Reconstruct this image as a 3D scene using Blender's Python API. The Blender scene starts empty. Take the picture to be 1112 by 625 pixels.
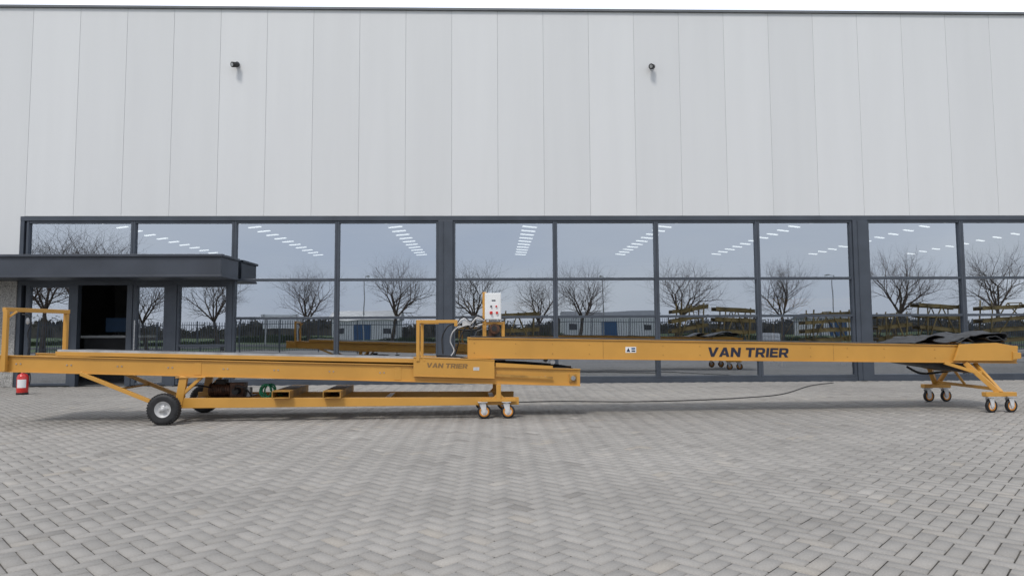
import bpy, math, random
import numpy as np
from mathutils import Vector, Matrix
from mathutils import noise as nz
random.seed(7); np.random.seed(7)
scene = bpy.context.scene
coll = scene.collection
scene.view_settings.view_transform = 'Standard'
scene.view_settings.look = 'None'
scene.view_settings.exposure = 0

# ------------------------------------------------------------ camera
F = 720.0
C = Vector((0, 0, 1.3))
phi = math.radians(1.5); pit = math.atan(48 / F); rol = math.radians(0.3)
fh = Vector((math.sin(phi), math.cos(phi), 0))
FW = (fh * math.cos(pit) + Vector((0, 0, 1)) * math.sin(pit)).normalized()
R0 = Vector((math.cos(phi), -math.sin(phi), 0)); U0 = R0.cross(FW)
RT = R0 * math.cos(rol) - U0 * math.sin(rol)
UP = U0 * math.cos(rol) + R0 * math.sin(rol)
cam_d = bpy.data.cameras.new("camera"); cam = bpy.data.objects.new("camera", cam_d)
coll.objects.link(cam)
m = Matrix((RT, UP, -FW)).transposed().to_4x4(); m.translation = C
cam.matrix_world = m
cam_d.sensor_width = 36; cam_d.lens = 36 * F / 1112; cam_d.clip_end = 2000
scene.camera = cam

def ray(x, y): return FW + RT * ((x - 556) / F) - UP * ((y - 312.5) / F)
def onY(x, y, Y):
    d = ray(x, y); return C + d * (Y / d.y)
def onG(x, y):
    d = ray(x, y); return C + d * (-C.z / d.z)

# ------------------------------------------------------------ materials
def newmat(name):
    mt = bpy.data.materials.new(name); mt.use_nodes = True
    nt = mt.node_tree; b = nt.nodes['Principled BSDF']
    return mt, nt, b
def pmat(name, col, rough=0.5, metal=0.0, var=0.12, scale=3.0, bump=0.0, bscale=60, coat=0.0, col2=None):
    mt, nt, b = newmat(name); N = nt.nodes; L = nt.links
    tc = N.new('ShaderNodeTexCoord')
    ns = N.new('ShaderNodeTexNoise'); ns.inputs['Scale'].default_value = scale; ns.inputs['Detail'].default_value = 6
    L.new(tc.outputs['Object'], ns.inputs['Vector'])
    mx = N.new('ShaderNodeMix'); mx.data_type = 'RGBA'
    mr = N.new('ShaderNodeMapRange'); mr.inputs['From Min'].default_value = .35; mr.inputs['From Max'].default_value = .68
    L.new(ns.outputs['Fac'], mr.inputs['Value']); L.new(mr.outputs['Result'], mx.inputs['Factor'])
    c2 = col2 if col2 else tuple(max(0, c * (1 - 2 * var)) for c in col)
    c1 = col if col2 else tuple(c * (1 + var * .5) for c in col)
    mx.inputs['A'].default_value = (*c1, 1); mx.inputs['B'].default_value = (*c2, 1)
    L.new(mx.outputs['Result'], b.inputs['Base Color'])
    b.inputs['Roughness'].default_value = rough; b.inputs['Metallic'].default_value = metal
    b.inputs['Coat Weight'].default_value = coat; b.inputs['Coat Roughness'].default_value = .15
    if bump:
        n2 = N.new('ShaderNodeTexNoise'); n2.inputs['Scale'].default_value = bscale; n2.inputs['Detail'].default_value = 4
        L.new(tc.outputs['Object'], n2.inputs['Vector'])
        bp = N.new('ShaderNodeBump'); bp.inputs['Strength'].default_value = bump; bp.inputs['Distance'].default_value = .01
        L.new(n2.outputs['Fac'], bp.inputs['Height']); L.new(bp.outputs['Normal'], b.inputs['Normal'])
    return mt
GOLD = pmat("gold_paint", (0.58, 0.298, 0.056), .4, 0, .05, 2.0, .05, 200, .15)
GOLDD = pmat("gold_paint_worn", (0.44, 0.235, 0.05), .5, 0, .25, 6, .1, 80)
OLIVE = pmat("dull_ochre_paint", (0.25, 0.18, 0.065), .6, 0, .3, 1.5, .1, 80)
RUBBER = pmat("rubber_black", (0.022, 0.022, 0.024), .6, 0, .3, 12, .2, 90)
RUBSH = pmat("rubber_sheet", (0.03, 0.031, 0.034), .45, 0, .3, 9, .3, 40)
BELT = pmat("belt_rubber", (0.06, 0.06, 0.065), .6, 0, .25, 5, .1, 120)
STEEL = pmat("galvanised_steel", (0.5, 0.5, 0.5), .35, .8, .2, 20, .05, 100)
WHITE = pmat("white_plastic", (0.78, 0.79, 0.79), .4, 0, .05, 4)
LGREY = pmat("light_grey_rim", (0.62, 0.62, 0.62), .4, 0.1, .15, 9)
STRIP = pmat("belt_edge_grey", (0.42, 0.42, 0.42), .6, 0.0, .15, 5)
ORANGE = pmat("orange_polyurethane", (0.75, 0.30, 0.04), .45, 0, .1, 9)
RED = pmat("red_paint", (0.6, 0.025, 0.02), .3, 0, .1, 8, 0, 60, .4)
NAVY = pmat("dark_lettering", (0.014, 0.018, 0.04), .5, 0, .1, 8)
FADED = pmat("faded_lettering", (0.24, 0.14, 0.05), .5, 0, .1, 8)
FRAME = pmat("anthracite_frame", (0.058, 0.07, 0.09), .42, 0, .1, 2)
CANOPY = pmat("anthracite_canopy", (0.05, 0.058, 0.075), .45, 0, .1, 1.5)
DARK = pmat("dark_interior", (0.07, 0.07, 0.075), .8, 0, .2, .6)
INTW = pmat("interior_wall", (0.2, 0.2, 0.205), .8, 0, .2, .4)
INTF = pmat("interior_floor", (0.14, 0.14, 0.14), .4, 0, .2, .7)
SEAM = pmat("panel_joint", (0.38, 0.39, 0.40), .6, 0, .1, 1)
ROOF = pmat("roof_trim", (0.17, 0.18, 0.19), .4, .2, .1, 1)
STONE = pmat("washed_gravel_concrete", (0.42, 0.41, 0.39), .9, 0, .3, 45, .8, 60)
BROWN = pmat("motor_brown", (0.13, 0.06, 0.035), .5, .2, .3, 15, .2, 60)
GREEN = pmat("green_hose", (0.02, 0.25, 0.12), .4, 0, .1, 10)
BARK = pmat("bark", (0.11, 0.088, 0.068), .9, 0, .3, 6, .5, 30)
TWIG = pmat("twigs", (0.125, 0.092, 0.072), .9, 0, .3, 3)
GRASS = pmat("grass_field", (0.075, 0.115, 0.035), .95, 0, .25, .15, .5, 4)
ASPH = pmat("asphalt", (0.055, 0.055, 0.056), .9, 0, .2, .7, .4, 80)
KERB = pmat("kerb_concrete", (0.35, 0.34, 0.32), .9, 0, .15, 3, .3, 60)
HEDGE = pmat("hedge_foliage", (0.06, 0.08, 0.035), .9, 0, .35, .7)
WOOD = pmat("far_twig_mass", (0.135, 0.12, 0.098), .95, 0, .35, .3)
BLUE = pmat("blue_cabinet", (0.03, 0.09, 0.2), .5, 0, .1, 3)

def glassmat():
    mt = bpy.data.materials.new("coated_window_glass"); mt.use_nodes = True
    nt = mt.node_tree; N = nt.nodes; L = nt.links
    for n in list(N): N.remove(n)
    out = N.new('ShaderNodeOutputMaterial')
    tr = N.new('ShaderNodeBsdfTransparent'); tr.inputs['Color'].default_value = (.60, .65, .66, 1)
    gl = N.new('ShaderNodeBsdfGlossy'); gl.inputs['Roughness'].default_value = 0.0; gl.inputs['Color'].default_value = (.86, .92, 1, 1)
    lw = N.new('ShaderNodeLayerWeight'); lw.inputs['Blend'].default_value = .35
    mr = N.new('ShaderNodeMapRange'); mr.inputs['To Min'].default_value = .48; mr.inputs['To Max'].default_value = .98
    L.new(lw.outputs['Fresnel'], mr.inputs['Value'])
    tc = N.new('ShaderNodeTexCoord'); ns = N.new('ShaderNodeTexNoise'); ns.inputs['Scale'].default_value = 1.1; ns.inputs['Detail'].default_value = 1
    bp = N.new('ShaderNodeBump'); bp.inputs['Strength'].default_value = .05; bp.inputs['Distance'].default_value = .02
    L.new(tc.outputs['Object'], ns.inputs['Vector']); L.new(ns.outputs['Fac'], bp.inputs['Height']); L.new(bp.outputs['Normal'], gl.inputs['Normal'])
    mx = N.new('ShaderNodeMixShader')
    L.new(mr.outputs['Result'], mx.inputs['Fac']); L.new(tr.outputs[0], mx.inputs[1]); L.new(gl.outputs[0], mx.inputs[2])
    L.new(mx.outputs[0], out.inputs['Surface'])
    return mt
GLASS = glassmat()
def emat(name, col, s):
    mt, nt, b = newmat(name)
    b.inputs['Emission Color'].default_value = (*col, 1); b.inputs['Emission Strength'].default_value = s
    return mt
TUBE = emat("lamp_tube_lit", (1, .98, .94), 1.7)

def cladmat():
    mt, nt, b = newmat("light_grey_cladding"); N = nt.nodes; L = nt.links
    at = N.new('ShaderNodeAttribute'); at.attribute_name = 'tone'
    mx = N.new('ShaderNodeMix'); mx.data_type = 'RGBA'
    mx.inputs['A'].default_value = (.655, .665, .67, 1); mx.inputs['B'].default_value = (.69, .70, .705, 1)
    L.new(at.outputs['Fac'], mx.inputs['Factor'])
    tc = N.new('ShaderNodeTexCoord'); mp_ = N.new('ShaderNodeMapping'); mp_.inputs['Scale'].default_value = (1.5, 1.5, .12)
    ns = N.new('ShaderNodeTexNoise'); ns.inputs['Scale'].default_value = 1.6; ns.inputs['Detail'].default_value = 6
    L.new(tc.outputs['Object'], mp_.inputs['Vector']); L.new(mp_.outputs['Vector'], ns.inputs['Vector'])
    mr = N.new('ShaderNodeMapRange'); mr.inputs['To Min'].default_value = .95; mr.inputs['To Max'].default_value = 1.04
    L.new(ns.outputs['Fac'], mr.inputs['Value'])
    vm = N.new('ShaderNodeVectorMath'); vm.operation = 'SCALE'
    L.new(mx.outputs['Result'], vm.inputs[0]); L.new(mr.outputs['Result'], vm.inputs['Scale'])
    L.new(vm.outputs[0], b.inputs['Base Color'])
    b.inputs['Roughness'].default_value = .42
    n2 = N.new('ShaderNodeTexNoise'); n2.inputs['Scale'].default_value = .8
    L.new(tc.outputs['Object'], n2.inputs['Vector'])
    bp = N.new('ShaderNodeBump'); bp.inputs['Strength'].default_value = .12; bp.inputs['Distance'].default_value = .02
    L.new(n2.outputs['Fac'], bp.inputs['Height']); L.new(bp.outputs['Normal'], b.inputs['Normal'])
    return mt
CLAD = cladmat()

def pavemat(name, flat=False):
    mt, nt, b = newmat(name); N = nt.nodes; L = nt.links
    tc = N.new('ShaderNodeTexCoord')
    rp = N.new('ShaderNodeValToRGB'); e = rp.color_ramp.elements
    e[0].position = 0; e[0].color = (.225, .212, .196, 1); e[1].position = 1; e[1].color = (.355, .336, .31, 1)
    for p, c in ((.15, (.262, .248, .23)), (.5, (.292, .277, .257)), (.8, (.317, .30, .278)), (.92, (.315, .288, .252))):
        el = e.new(p); el.color = (*c, 1)
    if flat:
        v = N.new('ShaderNodeTexVoronoi'); v.inputs['Scale'].default_value = 7; L.new(tc.outputs['Object'], v.inputs['Vector']); L.new(v.outputs['Color'], rp.inputs['Fac'])
    else:
        at = N.new('ShaderNodeAttribute'); at.attribute_name = 'tone'; L.new(at.outputs['Fac'], rp.inputs['Fac'])
    ns = N.new('ShaderNodeTexNoise'); ns.inputs['Scale'].default_value = .32; ns.inputs['Detail'].default_value = 8; ns.inputs['Roughness'].default_value = .6
    mpn = N.new('ShaderNodeMapping'); mpn.inputs['Scale'].default_value = (.6, 1.3, 1)
    L.new(tc.outputs['Object'], mpn.inputs['Vector']); L.new(mpn.outputs['Vector'], ns.inputs['Vector'])
    mr = N.new('ShaderNodeMapRange'); mr.inputs['From Min'].default_value = .3; mr.inputs['From Max'].default_value = .7
    mr.inputs['To Min'].default_value = .85; mr.inputs['To Max'].default_value = 1.15
    L.new(ns.outputs['Fac'], mr.inputs['Value'])
    n3 = N.new('ShaderNodeTexNoise'); n3.inputs['Scale'].default_value = 90; n3.inputs['Detail'].default_value = 3
    L.new(tc.outputs['Object'], n3.inputs['Vector'])
    m3 = N.new('ShaderNodeMapRange'); m3.inputs['To Min'].default_value = .75; m3.inputs['To Max'].default_value = 1.25
    L.new(n3.outputs['Fac'], m3.inputs['Value'])
    ml = N.new('ShaderNodeMath'); ml.operation = 'MULTIPLY'; L.new(mr.outputs['Result'], ml.inputs[0]); L.new(m3.outputs['Result'], ml.inputs[1])
    vm = N.new('ShaderNodeVectorMath'); vm.operation = 'SCALE'; L.new(rp.outputs['Color'], vm.inputs[0]); L.new(ml.outputs[0], vm.inputs['Scale'])
    L.new(vm.outputs[0], b.inputs['Base Color'])
    b.inputs['Roughness'].default_value = .85; b.inputs['Specular IOR Level'].default_value = .3
    bp = N.new('ShaderNodeBump'); bp.inputs['Strength'].default_value = .4; bp.inputs['Distance'].default_value = .003
    L.new(n3.outputs['Fac'], bp.inputs['Height']); L.new(bp.outputs['Normal'], b.inputs['Normal'])
    return mt
PAVE = pavemat("concrete_pavers"); PAVEF = pavemat("pavers_distant", True)
JOINT = pmat("joint_sand", (.085, .078, .066), .95, 0, .4, 2)

# ------------------------------------------------------------ mesh builder
class MB:
    def __init__(s): s.v = []; s.f = []; s.m = []; s.sm = []
    def add(s, vs, fs, mi=0, sm=False):
        o = len(s.v); s.v += [tuple(p) for p in vs]
        for f in fs: s.f.append([o + i for i in f]); s.m.append(mi); s.sm.append(sm)
    def box(s, a, b, mi=0):
        x0, y0, z0 = a; x1, y1, z1 = b
        s.add([(x0,y0,z0),(x1,y0,z0),(x1,y1,z0),(x0,y1,z0),(x0,y0,z1),(x1,y0,z1),(x1,y1,z1),(x0,y1,z1)],
              [(0,3,2,1),(4,5,6,7),(0,1,5,4),(1,2,6,5),(2,3,7,6),(3,0,4,7)], mi)
    def beam(s, p1, p2, w, h, mi=0):
        p1 = Vector(p1); p2 = Vector(p2); d = (p2 - p1).normalized()
        ref = Vector((0, 0, 1)) if abs(d.z) < .95 else Vector((1, 0, 0))
        a = d.cross(ref).normalized(); b = a.cross(d).normalized()
        vs = []
        for p in (p1, p2):
            for sa, sb in ((-1,-1),(1,-1),(1,1),(-1,1)): vs.append(p + a * sa * w / 2 + b * sb * h / 2)
        s.add(vs, [(0,3,2,1),(4,5,6,7),(0,1,5,4),(1,2,6,5),(2,3,7,6),(3,0,4,7)], mi)
    def cyl(s, p1, p2, r1, r2=None, n=20, mi=0, cap=True):
        r2 = r1 if r2 is None else r2
        p1 = Vector(p1); p2 = Vector(p2); d = (p2 - p1).normalized()
        ref = Vector((0, 0, 1)) if abs(d.z) < .9 else Vector((1, 0, 0))
        a = d.cross(ref).normalized(); b = d.cross(a)
        vs = []
        for p, r in ((p1, r1), (p2, r2)):
            for i in range(n):
                t = 2 * math.pi * i / n; vs.append(p + a * math.cos(t) * r + b * math.sin(t) * r)
        s.add(vs, [(i, (i + 1) % n, n + (i + 1) % n, n + i) for i in range(n)], mi, True)
        if cap:
            s.add(vs[:n], [tuple(range(n))[::-1]], mi); s.add(vs[n:], [tuple(range(n))], mi)
    def prism(s, poly, v0, v1, mi=0):
        n = len(poly)
        vs = [(p[0], v0, p[1]) for p in poly] + [(p[0], v1, p[1]) for p in poly]
        s.add(vs, [tuple(range(n)), tuple(range(n, 2 * n))[::-1]] + [(i, n + i, n + (i + 1) % n, (i + 1) % n) for i in range(n)], mi)
    def lathe(s, prof, c, axis, n=28, mi=0):
        c = Vector(c); d = Vector(axis).normalized()
        ref = Vector((0, 0, 1)) if abs(d.z) < .9 else Vector((1, 0, 0))
        a = d.cross(ref).normalized(); b = d.cross(a); vs = []; k = len(prof)
        for r, t in prof:
            for i in range(n):
                th = 2 * math.pi * i / n; vs.append(c + d * t + a * math.cos(th) * r + b * math.sin(th) * r)
        s.add(vs, [(j * n + i, j * n + (i + 1) % n, (j + 1) * n + (i + 1) % n, (j + 1) * n + i) for j in range(k - 1) for i in range(n)], mi, True)
    def tube(s, pts, r, n=8, mi=0):
        pts = [Vector(p) for p in pts]; vs = []
        a = None
        for i, p in enumerate(pts):
            d = (pts[min(i + 1, len(pts) - 1)] - pts[max(i - 1, 0)]).normalized()
            if a is None: a = d.orthogonal().normalized()
            else:
                a = (a - d * a.dot(d)).normalized()
            b = d.cross(a)
            for k in range(n):
                t = 2 * math.pi * k / n; vs.append(p + a * math.cos(t) * r + b * math.sin(t) * r)
        s.add(vs, [(j * n + i, j * n + (i + 1) % n, (j + 1) * n + (i + 1) % n, (j + 1) * n + i) for j in range(len(pts) - 1) for i in range(n)], mi, True)
    def mesh(s, name, mats):
        me = bpy.data.meshes.new(name); me.from_pydata(s.v, [], s.f)
        for mt in mats: me.materials.append(mt)
        me.polygons.foreach_set('material_index', s.m); me.polygons.foreach_set('use_smooth', s.sm)
        import bmesh
        bm = bmesh.new(); bm.from_mesh(me); bmesh.ops.recalc_face_normals(bm, faces=bm.faces); bm.to_mesh(me); bm.free()
        me.update(); return me
def spline(pts, n=8):
    pts = [Vector(p) for p in pts]; out = []
    P = [pts[0]] + pts + [pts[-1]]
    for i in range(1, len(P) - 2):
        a, b, c, d = P[i-1], P[i], P[i+1], P[i+2]
        for k in range(n):
            t = k / n
            out.append(.5 * ((2*b) + (c-a)*t + (2*a-5*b+4*c-d)*t*t + (3*b-a-3*c+d)*t**3))
    out.append(pts[-1]); return out
def obj(name, mb, mats, parent=None, bevel=0, **kw):
    me = mb.mesh(name, mats) if isinstance(mb, MB) else mb
    o = bpy.data.objects.new(name, me); coll.objects.link(o)
    if parent: o.parent = parent
    if bevel:
        md = o.modifiers.new('bevel', 'BEVEL'); md.width = bevel; md.segments = 2; md.limit_method = 'ANGLE'; md.angle_limit = math.radians(50)
    for k, v in kw.items(): o[k] = v
    return o
def empty(name, loc, rotz=0, **kw):
    o = bpy.data.objects.new(name, None); coll.objects.link(o); o.location = loc; o.rotation_euler = (0, 0, rotz)
    o.empty_display_size = .3
    for k, v in kw.items(): o[k] = v
    return o
GLY = {
 'V': (1.0, [[(0,1),(.28,1),(.5,.33),(.72,1),(1,1),(.65,0),(.35,0)]]),
 'A': (1.0, [[(0,0),(.35,1),(.65,1),(1,0),(.72,0),(.655,.19),(.345,.19),(.28,0)], [(.41,.39),(.59,.39),(.5,.67)]]),
 'N': (.92, [[(0,0),(0,1),(.26,1),(.66,.43),(.66,1),(.92,1),(.92,0),(.66,0),(.26,.57),(.26,0)]]),
 'T': (.88, [[(.31,0),(.31,.77),(0,.77),(0,1),(.88,1),(.88,.77),(.57,.77),(.57,0)]]),
 'R': (.92, [[(0,0),(0,1),(.6,1),(.75,.97),(.85,.89),(.89,.78),(.89,.57),(.84,.45),(.7,.36),(.92,0),(.62,0),(.44,.32),(.26,.32),(.26,0)], [(.26,.53),(.26,.79),(.55,.79),(.61,.76),(.63,.7),(.63,.62),(.61,.56),(.55,.53)]]),
 'I': (.26, [[(0,0),(0,1),(.26,1),(.26,0)]]),
 'E': (.78, [[(0,0),(0,1),(.78,1),(.78,.78),(.26,.78),(.26,.61),(.73,.61),(.73,.40),(.26,.40),(.26,.22),(.78,.22),(.78,0)]]),
}
GLY['R'] = (.92, [[(0,0),(0,1),(.6,1),(.75,.97),(.85,.89),(.89,.78),(.89,.57),(.84,.45),(.7,.36),(.92,0),(.62,0),(.44,.32),(.26,.32),(.26,0)], [(.262,.53),(.262,.79),(.55,.79),(.61,.76),(.63,.7),(.63,.62),(.61,.56),(.55,.53)]])
def lettering(body, width, parent, loc, mat, roty=0, shear=.1, height=.15, label=None):
    cu = bpy.data.curves.new('t', 'CURVE'); cu.dimensions = '2D'; cu.fill_mode = 'BOTH'; cu.extrude = .0008
    x = 0
    for chx in body:
        if chx == ' ': x += .38; continue
        w_, loops = GLY[chx]
        for lp in loops:
            sp_ = cu.splines.new('POLY'); sp_.points.add(len(lp) - 1); sp_.use_cyclic_u = True
            for i, (a, b_) in enumerate(lp): sp_.points[i].co = (x + a + b_ * shear, b_, 0, 1)
        x += w_ + .09
    x -= .09
    sx = width / (x + shear)
    for sp_ in cu.splines:
        for p in sp_.points: p.co = (p.co[0] * sx, p.co[1] * height, 0, 1)
    t = bpy.data.objects.new('t', cu); coll.objects.link(t); bpy.context.view_layer.update()
    me = bpy.data.meshes.new_from_object(t.evaluated_get(bpy.context.evaluated_depsgraph_get()))
    bpy.data.objects.remove(t)
    me.materials.clear(); me.materials.append(mat); me.name = "lettering"
    o = bpy.data.objects.new("lettering", me); coll.objects.link(o); o.parent = parent; o.location = loc
    o.rotation_euler = (math.radians(90), roty, 0)
    if label: o['label'] = label
    return o

# ------------------------------------------------------------ ground
D = 17.1
mb = MB(); mb.add([(-500,-900,-.03),(500,-900,-.03),(500,600,-.03),(-500,600,-.03)], [(0,1,2,3)])
obj("ground", mb, [GRASS], kind="structure")
mb = MB(); mb.box((-300, -34, -.2), (300, -26, -.012)); obj("road", mb, [ASPH], kind="structure")

def paving():
    w = .105
    R = 300
    ii, jj = np.meshgrid(np.arange(-R, R), np.arange(-R, R), indexing='ij')
    ii = ii.ravel(); jj = jj.ravel(); c = (ii - jj) % 4
    h = c == 0; vv = c == 3
    cx = np.concatenate([(ii[h] + 1) * w, (ii[vv] + .5) * w]); cy = np.concatenate([(jj[h] + .5) * w, (jj[vv] + 1) * w])
    hx = np.concatenate([np.full(h.sum(), w), np.full(vv.sum(), w / 2)]); hy = np.concatenate([np.full(h.sum(), w / 2), np.full(vv.sum(), w)])
    a = math.radians(45); ca, sa = math.cos(a), math.sin(a)
    X = cx * ca - cy * sa; Y = cx * sa + cy * ca
    Y = Y + 9
    k = (X > -19) & (X < 20) & (Y > -1.0) & (Y < 16.95)
    X = X[k]; Y = Y[k]; hx = hx[k]; hy = hy[k]; n = len(X)
    g, bv = .0038, .0045
    zt = np.random.uniform(-.0012, .0012, n)
    V = np.zeros((n, 8, 3)); sg = [(-1,-1),(1,-1),(1,1),(-1,1)]
    tilt = np.random.normal(0, .0009, (n, 4))
    for q, (sx, sy) in enumerate(sg):
        for lay in (0, 1):
            ins = g + (bv if lay == 1 else 0)
            lx = sx * (hx - ins); ly = sy * (hy - ins)
            V[:, q + 4 * lay, 0] = X + lx * ca - ly * sa; V[:, q + 4 * lay, 1] = Y + lx * sa + ly * ca
            V[:, q + 4 * lay, 2] = (zt + tilt[:, q]) - (.008 if lay == 0 else 0)
    fidx = np.array([[4,5,6,7],[0,1,5,4],[1,2,6,5],[2,3,7,6],[3,0,4,7]])
    FI = (np.arange(n)[:, None, None] * 8 + fidx[None]).reshape(-1, 4)
    base = np.array([[-19.3,-1.2,-.0095],[20.3,-1.2,-.0095],[20.3,17.0,-.0095],[-19.3,17.0,-.0095],
                     [-70,-12,-.014],[70,-12,-.014],[70,D+.1,-.014],[-70,D+.1,-.014]])
    VV = np.concatenate([V.reshape(-1, 3), base]); nb = n * 8
    FI = np.concatenate([FI, [[nb, nb+1, nb+2, nb+3], [nb+4, nb+5, nb+6, nb+7]]])
    me = bpy.data.meshes.new("paving"); me.vertices.add(len(VV)); me.vertices.foreach_set('co', VV.ravel())
    nf = len(FI); me.loops.add(nf * 4); me.loops.foreach_set('vertex_index', FI.ravel().astype(np.int32))
    me.polygons.add(nf); me.polygons.foreach_set('loop_start', np.arange(0, nf * 4, 4, dtype=np.int32))
    mi = np.zeros(nf, dtype=np.int32); mi[-2] = 1; mi[-1] = 2
    me.polygons.foreach_set('material_index', mi)
    at = me.attributes.new('tone', 'FLOAT', 'FACE')
    tone = np.clip(np.random.normal(.5, .18, n), 0, 1)
    at.data.foreach_set('value', np.concatenate([np.repeat(tone, 5), [0, 0]]).astype(np.float32))
    me.update(calc_edges=True); me.validate()
    for mt in (PAVE, JOINT, PAVEF): me.materials.append(mt)
    o = bpy.data.objects.new("paving", me); coll.objects.link(o); o['kind'] = "structure"
paving()
mb = MB(); mb.box((-70, -12.2, -.1), (70, -12.0, .08)); obj("kerb", mb, [KERB], bevel=.01, kind="structure")

# ------------------------------------------------------------ building
B = empty("warehouse_building", (0, D, 0), label="modern grey clad warehouse with long glazed front beside paved yard", category="warehouse")
def wx(px): return onY(px, 300, D).x
def wz(py, px=556): return onY(px, py, D).z
ZT = wz(236); ZR = wz(13); Z1 = wz(303); Z2 = wz(344); Z3 = wz(389)
XL, XR = -24.0, 30.0
XG = wx(26)
mb = MB(); tones = []
x = XG; step = 1.205
while x > XL: x -= step
while x < XR:
    x0 = x + .003; x1 = x + step - .003
    zb = ZT + .03 if x1 > XG + .1 else 2.95
    mb.box((x0, -.06, zb), (x1, .0, ZR - .02)); tones += [random.choice([.1, .3, .5, .6, .9])] * 6
    x += step
me = mb.mesh("cladding", [CLAD]); at = me.attributes.new('tone', 'FLOAT', 'FACE'); at.data.foreach_set('value', tones)
o = obj("cladding", me, [], B, bevel=.005)
mb = MB(); mb.box((XL, -.052, ZT + .035), (XR, -.02, ZR - .03)); obj("panel_joints", mb, [SEAM], B)
mb = MB(); mb.box((XL, .012, ZT + .03), (XR, .2, ZR - .03)); mb.box((XL, .012, 0), (XG - .12, .2, ZT + .02))
obj("wall_core", mb, [ROOF], B)
mb = MB(); mb.box((XL - .05, -.12, ZR - .02), (XR + .05, .3, ZR + .04))
obj("roof_trim", mb, [ROOF], B, bevel=.005)
mb = MB(); mb.box((XL, .3, ZR - .3), (XR, 33, ZR - .15)); obj("roof", mb, [DARK], B)
mb = MB(); mb.box((XL, .2, 0), (XL + .2, 33, ZR - .3)); mb.box((XR - .2, .2, 0), (XR, 33, ZR - .3)); mb.box((XL + .2, 32.8, 0), (XR - .2, 33, ZR - .3))
obj("inner_wall", mb, [INTW], B)
mb = MB(); mb.box((XL + .2, .2, -.1), (XR - .2, 32.8, .02)); obj("floor", mb, [INTF], B)
mb = MB(); mb.box((XL + .2, .25, 6.3), (XR - .2, 32.7, 6.4)); obj("ceiling", mb, [DARK], B)
mb = MB(); mb.box((XL, -.1, 0), (XG - .1, -.0, 2.93)); obj("gravel_wall", mb, [STONE], B, label="washed gravel concrete wall panel")
mb = MB(); mb.box((XG - .1, -.075, ZT - .09), (XR, .12, ZT + .025)); obj("window_head", mb, [FRAME], B, bevel=.004)

def glasspane(mbg, x0, x1, z0, z1, y=.02):
    t = [random.uniform(-.0022, .0022) for _ in range(3)]
    mbg.add([(x0, y + t[0], z0), (x1, y + t[1], z0), (x1, y + t[1] + t[2], z1), (x0, y + t[0] + t[2], z1)], [(0, 1, 2, 3)])
def window(x0, x1, zs, fw=.055, name="window", y0=-.05):
    mb = MB(); g = MB()
    x0 += .002; x1 -= .002
    mb.box((x0, y0, zs[0]), (x0 + fw, .08, zs[-1])); mb.box((x1 - fw, y0, zs[0]), (x1, .08, zs[-1]))
    for i, z in enumerate(zs):
        a = .06 if i in (0, len(zs) - 1) else .032
        lo = z if i == 0 else z - a; hi = z if i == len(zs) - 1 else z + a
        mb.box((x0 + fw, y0 + .008, lo), (x1 - fw, .072, hi))
    for i in range(len(zs) - 1):
        glasspane(g, x0 + fw - .01, x1 - fw + .01, zs[i] + .03, zs[i + 1] - .03)
    o = obj(name, mb, [FRAME], B, bevel=.004)
    obj("glass", g, [GLASS], o)
    return o
bays = [(254, 366), (366, 476), (492, 603), (603, 713), (713, 823), (823, 926), (942, 1045), (1045, 1147), (1147, 1249), (1249, 1350)]
zs = [.1, Z3, Z2, Z1, ZT - .09]
for a, b_ in bays: window(wx(a), wx(b_), zs)
for a, b_ in ((28, 144), (144, 254)): window(wx(a), wx(b_), [2.9, ZT - .09])
for a, b_ in ((476, 492), (926, 942)):
    mb = MB(); mb.box((wx(a) + .002, -.09, 0), (wx(b_) - .002, .1, ZT - .092)); mb.box((wx(a) + .12, -.11, 0), (wx(a) + .14, -.088, ZT - .1)); obj("post", mb, [FRAME], B, bevel=.005)
mb = MB(); mb.box((wx(1350), -.09, 0), (XR, .1, ZT - .092)); obj("post", mb, [FRAME], B, bevel=.005)
mb = MB(); mb.box((wx(26) - .1, -.07, 0), (wx(26), .1, ZT - .092)); obj("post", mb, [FRAME], B, bevel=.005)
for a, b_ in ((254, 476), (492, 926), (942, 1350)):
    mb = MB(); mb.box((wx(a), -.065, -.02), (wx(b_), .1, .098)); obj("plinth", mb, [FRAME], B, bevel=.004)
ZD = 2.55
def door(a, b_, hx):
    o = window(wx(a), wx(b_), [.02, ZD], fw=.10, name="door", y0=-.04)
    mb = MB(); x = wx(hx)
    mb.cyl((x, -.1, .85), (x, -.1, 1.65), .016, n=10); mb.cyl((x, -.1, .95), (x, -.03, .95), .01, n=8); mb.cyl((x, -.1, 1.55), (x, -.03, 1.55), .01, n=8)
    obj("handle", mb, [STEEL], o)
door(30, 81, 77); door(146, 184, 150)
window(wx(194), wx(249), [.02, 1.0, ZD], name="window")
mb = MB(); mb.box((wx(184) + .002, -.07, 0), (wx(194) - .002, .1, ZD)); mb.box((wx(81) + .002, -.06, 0), (wx(87), .1, ZD)); mb.box((wx(140), -.06, 0), (wx(146) - .002, .1, ZD))
mb.box((wx(249) + .002, -.06, 0), (wx(254) - .002, .1, ZD)); mb.box((wx(26), -.065, ZD - .002), (wx(254) - .002, .1, 2.898))
obj("door_frame", mb, [FRAME], B, bevel=.004)
cx1 = wx(260)
mb = MB(); mb.box((XL, -1.15, 2.70), (cx1, -.08, 3.14)); mb.box((XL, -1.2, 3.138), (cx1 + .04, -.08, 3.2)); mb.box((XL, -1.17, 2.65), (cx1 + .02, -.08, 2.702))
obj("canopy", mb, [CANOPY], B, bevel=.008, label="flat anthracite entrance canopy")
mb = MB(); mb.box((XG - .3, 4.6, 0.03), (wx(250), 4.7, 3.3)); obj("partition", mb, [INTW], B)
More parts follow.
